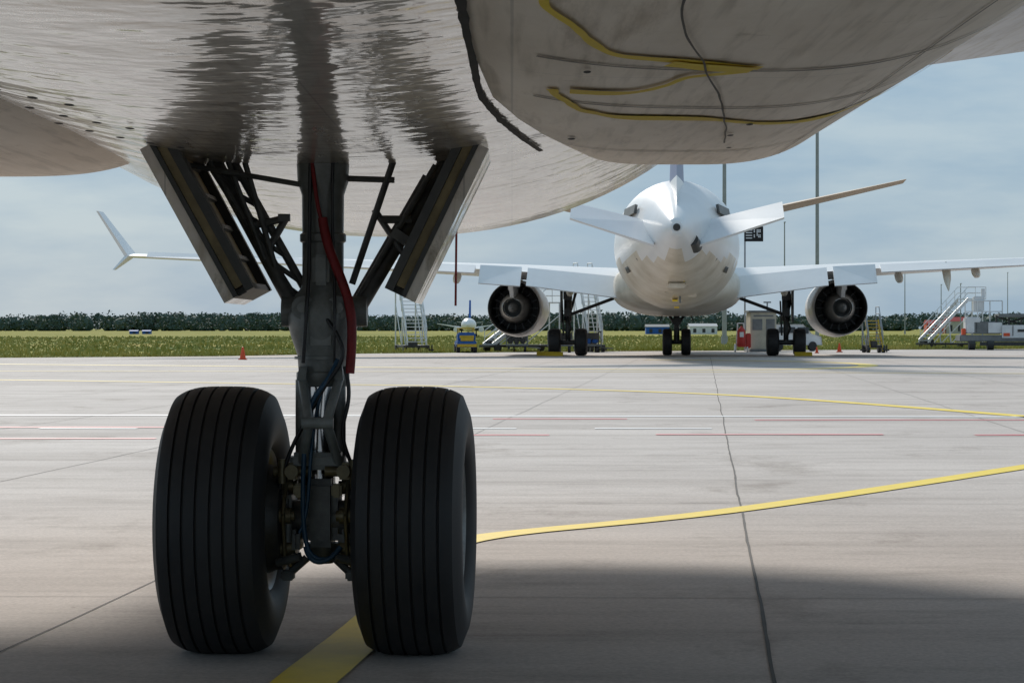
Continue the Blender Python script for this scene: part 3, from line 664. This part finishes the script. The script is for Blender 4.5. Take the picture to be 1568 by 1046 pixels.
def dolly(x,y,w,rz=0,full=False):
    e=empty('baggage_cart',(x,y,.004),rz)
    g=G(); g.box((0,0,.28),(w,.9,.08),bev=.01)
    for sx in(-1,1):
        for yy in(-.4,.4): g.box((sx*(w/2-.03),yy,.55),(.04,.04,.5))
        g.box((sx*(w/2-.03),0,.8),(.04,.84,.04))
    g.box((0,.4,.6),(w,.02,.35)); g.box((0,0,.83),(w,.9,.03)); 
    g.cyl((w/2,0,.2),(w/2+.5,0,.15),.025,seg=6); g.done('frame','grey' ,e)
    g=G()
    for sx in(-1,1):
        for yy in(-.38,.38): wheel(g,sx*w*.36,yy,.12,.1)
    g.done('tyres','rubber',e)
    g=G()
    for k in range(3): g.box((-w*.3+k*w*.28,random.uniform(-.1,.1),.32+.12),(w*.22,.5,random.uniform(.14,.26)),bev=.03)
    g.done('bags','bluem' if full else 'dark',e)
dolly(1.9,95.5,1.0); dolly(3.0,95.5,1.0,R(5),True); dolly(.2,97,.9)
e=empty('control_booth',(10.1,98,.004),R(3))
g=G(); g.box((0,0,.85),(1.05,1.2,1.5),bev=.02); g.done('walls','beige',e)
g=G(); g.box((0,0,1.63),(1.2,1.35,.07),bev=.01); g.box((0,-.0,.06),(1.15,1.3,.1)); g.done('roof','grey',e)
g=G(); g.box((-.25,-.606,1.1),(.4,.02,.45)); g.box((.28,-.606,.75),(.35,.02,1.15)); g.box((.0,-.606,1.45),(.8,.015,.06)); g.done('window','grey',e)
g=G(); g.cyl((.2,-.3,1.66),(.2,-.3,2.0),.03,seg=8); g.box((.2,-.3,2.0),(.3,.1,.06)); g.done('beacon','steel',e)
e=empty('fire_extinguisher_trolley',(9.2,97,.004))
g=G(); g.lathe([(.2,.001),(.2,.14),(.25,.17),(.85,.17),(.95,.10),(1.0,.04),(1.05,.04)],(0,0,0),'Z',20); g.box((.28,.1,.45),(.2,.3,.6),bev=.03); g.done('bottle','redm',e,True)
g=G(); g.cyl((-.2,.1,.1),(-.12,.3,1.15),.025,seg=6); g.cyl((.2,.1,.1),(.12,.3,1.15),.025,seg=6); g.cyl((-.12,.3,1.15),(.12,.3,1.15),.025,seg=6); wheel(g,-.24,.1,.16,.06); wheel(g,.24,.1,.16,.06); g.box((.0,-.18,.7),(.16,.03,.2)); g.done('frame','whitev',e)
def van(x,y,rz):
    e=empty('white_van',(x,y,.004),rz)
    prof=[(-1.3,.25),(-1.32,.95),(-1.2,1.12),(.35,1.12),(.8,.72),(1.28,.6),(1.32,.25)]
    g=G(); g.rings([[(sx*.56*k,yy,z) for yy,z in prof] for sx,k in((-1,.92),(-1,1),(1,1),(1,.92))]); g.done('body','whitev',e)
    g=G(); g.box((0,-1.315,.85),(.8,.02,.3)); 
    for sx in(-1,1): g.box((sx*.562,.35,.86),(.012,.55,.26)); g.box((sx*.562,-.45,.88),(.012,.8,.24))
    g.quad((-.45,.42,1.06),(.45,.42,1.06),(.45,.80,.745),(-.45,.80,.745)); g.done('windows','glass',e)
    g=G()
    for sx in(-1,1): g.box((sx*.47,-1.325,.5),(.09,.02,.2))
    g.done('tail_lights','redm',e)
    g=G()
    for sx in(-1,1):
        for yy in(-.85,.85): wheel(g,sx*.5,yy,.2,.14)
    g.done('tyres','rubber',e)
van(11.55,101,R(-62)); 
e=empty('cargo_loader',(21.9,107,.004),R(-4)); e.scale=(1.35,1.35,1.35)
g=G(); g.box((0,0,.38),(3.2,1.3,.22),bev=.03); g.box((-.7,0,.72),(.9,1.1,.42),bev=.03); g.box((.6,-.1,.66),(1.5,1.1,.3),bev=.02); g.box((.6,-.1,1.12),(1.9,1.25,.12),bev=.02); g.done('deck','grey',e)
g=G(); g.box((-1.15,-.2,.8),(.5,.7,.55),bev=.04); g.box((.5,-.68,.60),(1.5,.05,.42),bev=.01); g.box((-.45,-.58,.72),(.45,.05,.34),bev=.01); g.box((1.3,-.6,.95),(.5,.1,.3)); g.done('panel','whitev',e)
g=G()
for x in(-.4,0,.4,.8,1.2,1.5): g.box((x,-.5,.95),(.06,.06,.35)); 
for a,b in((-.4,.6),(.6,-.4),(.6,1.5)): g.cyl((a,-.5,.78),(b,-.5,1.08),.03,seg=6)
for x in(-1.2,-.6,.9,1.3): wheel(g,x,-.5,.19,.2)
g.box((.5,-.62,.2),(2.9,.05,.12)); g.box((.5,-.72,.63),(.5,.02,.08)); g.box((1.0,-.72,.63),(.02,.02,.34)); g.box((.1,-.72,.63),(.02,.02,.34)); g.done('scissor','dark',e)
g=G(); g.box((-1.45,-.4,.55),(.12,.3,.3),bev=.02); g.box((-.1,-.72,.5),(.2,.03,.1)); g.done('marker','orange',e)
g=G()
for x in(-1.4,-1.0,-.6,-.2): g.cyl((x,-.4,.9),(x,-.4,1.6),.02,seg=6)
for z in(1.25,1.6): g.cyl((-1.4,-.4,z),(-.2,-.4,z),.02,seg=6)
g.box((-.95,-.2,1.5),(.35,.3,.5),bev=.03); g.box((-.8,-.2,1.85),(.12,.1,.3)); g.done('platform','whitev',e)
def mast(x,y,h,r,head=True):
    e=empty('floodlight_mast',(x,y,0))
    g=G(); g.cyl((0,0,0),(0,0,h),r,r*.6,seg=14); g.cyl((0,0,0),(0,0,.5),r*1.5,r*1.4,seg=14)
    if head:
        g.box((0,0,h),(r*14,r*3,r*2)); 
        for k in range(-2,3): g.box((k*r*3,-r*2,h-r*1.5),(r*2.2,r*2,r*1.6),rot=(.5,0,0))
    else: g.box((0,-r*2,h-.02),(r*2,r*5,r))
    g.done('pole','steel',e,True)
mast(12.3,140,18,.14); mast(17.8,141,22,.12); mast(18.6,165,8.2,.06,False)
mast(65,400,10.3,.10,False); mast(71,400,8.2,.10,False); mast(82,400,10.2,.08,False); mast(33.4,180,4.3,.05,False)
e=empty('black_sign',(10.0,100,0))
g=G(); g.box((0,0,4.85),(.78,.06,.62),bev=.01); g.done('panel','black',e)
g=G(); g.cyl((-.36,.07,0),(-.36,.07,5.2),.035,seg=8); g.done('post','steel',e)
g=G()
for i in range(5):
    for j in range(6):
        if random.random()<.6: g.box((.02+i*.06,-.034,4.66+j*.07),(.05,.006,.055))
for j in range(4): g.box((-.2,-.034,4.68+j*.11),(.26,.006,.04))
g.done('lettering','whitev',e)
e=empty('distant_airliner',(-4.75,260,0),R(0)); e.scale=(1.15,1.15,1.15)
g=G(); g.lathe([(-.05,.02),(0,.15),(.5,.48),(1.5,.66),(9,.66),(12,.3),(12.6,.05)],(0,0,1.15),'Y',20); g.done('fuselage','white',e,True)
g=G()
for sx in(-1,1):
    g.hexa([(sx*.5,4,.8),(sx*.5,6.5,.8),(sx*3.1,8,1.25),(sx*3.1,7.2,1.25),(sx*.5,4,.95),(sx*.5,6.5,.95),(sx*3.1,8,1.3),(sx*3.1,7.2,1.3)])
    g.cyl((sx*1.2,4,.72),(sx*1.2,6,.72),.25,seg=12); g.hexa([(sx*.2,11,1.3),(sx*.2,12,1.3),(sx*1.3,12.6,1.45),(sx*1.3,12.2,1.45),(sx*.2,11,1.36),(sx*.2,12,1.36),(sx*1.3,12.6,1.48),(sx*1.3,12.2,1.48)])
g.done('wings','white',e)
g=G(); g.hexa([(-.10,9.5,1.6),(.10,9.5,1.6),(.10,12,1.5),(-.10,12,1.5),(-.08,11.8,3.6),(.08,11.8,3.6),(.08,12.7,3.6),(-.08,12.7,3.6)]); g.done('tail_fin','bluem',e)
g=G(); g.box((0,.32,1.3),(.5,.1,.12)); g.done('windscreen','glass',e)
g=G()
for x,y in((0,1.5),(-.7,5.5),(.7,5.5)): g.cyl((x,y,0),(x,y,.8),.06,seg=6); wheel(g,x,y,.15,.2)
g.done('gear','dark',e)
def shed(name,x,y,w,d,h,wall,roof,tent=False):
    e=empty(name,(x,y,0))
    g=G(); g.box((0,0,h/2),(w,d,h)); 
    g.done('walls',wall,e)
    g=G(); hh=h*.35
    g.rings([[(xx,-d/2-.1,h+.002),(xx,0,h+hh),(xx,d/2+.1,h+.002)] for xx in(-w/2-.1,w/2+.1)]); g.done('roof',roof,e)
    g=G()
    for k in range(1 if tent else max(2,int(w/1.5))): g.box((-w/2+.8+k*1.5,-d/2-.02,h*.45),(.5,.04,h*.5))
    g.done('openings','dark',e)
for i,x in enumerate((-62.5,-60.4)): shed('blue_tent',x,400,1.3,2,.5,'bluem','bluem',True)
shed('blue_container',24,400,3.8,3,1.2,'bluem','grey'); shed('white_hangar',31.5,400,4.5,5,1.3,'whitev','steel'); shed('brick_house',75,430,3,3,1.8,'orange','redm'); shed('brick_house',79,430,4,3,2.2,'beige','redm')

# ================================================================ camera, light
cam=bpy.data.cameras.new('camera'); co=bpy.data.objects.new('camera',cam); COL.objects.link(co)
cam.lens=85; cam.sensor_width=36; co.location=(0,0,.95); co.rotation_euler=(R(90),0,0)
cam.shift_y=-20/1568; cam.clip_end=8000; cam.clip_start=.05
scene.camera=co
EL=R(32); AZ=R(-16)
sd=Vector((math.sin(AZ)*math.cos(EL),math.cos(AZ)*math.cos(EL),math.sin(EL)))
sl=bpy.data.lights.new('sun','SUN'); so=bpy.data.objects.new('sun',sl); COL.objects.link(so)
sl.energy=3.6; sl.angle=R(8); sl.color=(1,.94,.86); so.rotation_euler=sd.to_track_quat('Z','Y').to_euler(); so.location=(-10,10,30)
w=bpy.data.worlds.new('World'); scene.world=w; w.use_nodes=True; N=w.node_tree.nodes; L=w.node_tree.links
bg=N['Background']; sky=N.new('ShaderNodeTexSky'); sky.sky_type='NISHITA'; sky.sun_disc=False; sky.sun_elevation=EL; sky.sun_rotation=AZ; sky.air_density=1.0; sky.dust_density=1.2; sky.ozone_density=2.0
tc=N.new('ShaderNodeTexCoord'); mp=N.new('ShaderNodeMapping'); mp.inputs['Scale'].default_value=(2.6,2.6,11); L.new(tc.outputs['Generated'],mp.inputs[0])
n=N.new('ShaderNodeTexNoise'); n.inputs['Scale'].default_value=3.0; n.inputs['Detail'].default_value=7; n.inputs['Roughness'].default_value=.55; L.new(mp.outputs[0],n.inputs['Vector'])
rp=N.new('ShaderNodeValToRGB'); rp.color_ramp.elements[0].position=.38; rp.color_ramp.elements[0].color=(2.0,3.15,4.3,1); rp.color_ramp.elements[1].position=.62; rp.color_ramp.elements[1].color=(3.2,4.15,4.85,1)
L.new(n.outputs['Fac'],rp.inputs[0])
mx=N.new('ShaderNodeMixRGB'); mx.inputs[0].default_value=.92; L.new(sky.outputs[0],mx.inputs[1]); L.new(rp.outputs[0],mx.inputs[2])
L.new(mx.outputs[0],bg.inputs[0]); bg.inputs[1].default_value=.125
scene.view_settings.view_transform='Standard'; scene.view_settings.look='None'; scene.view_settings.exposure=0
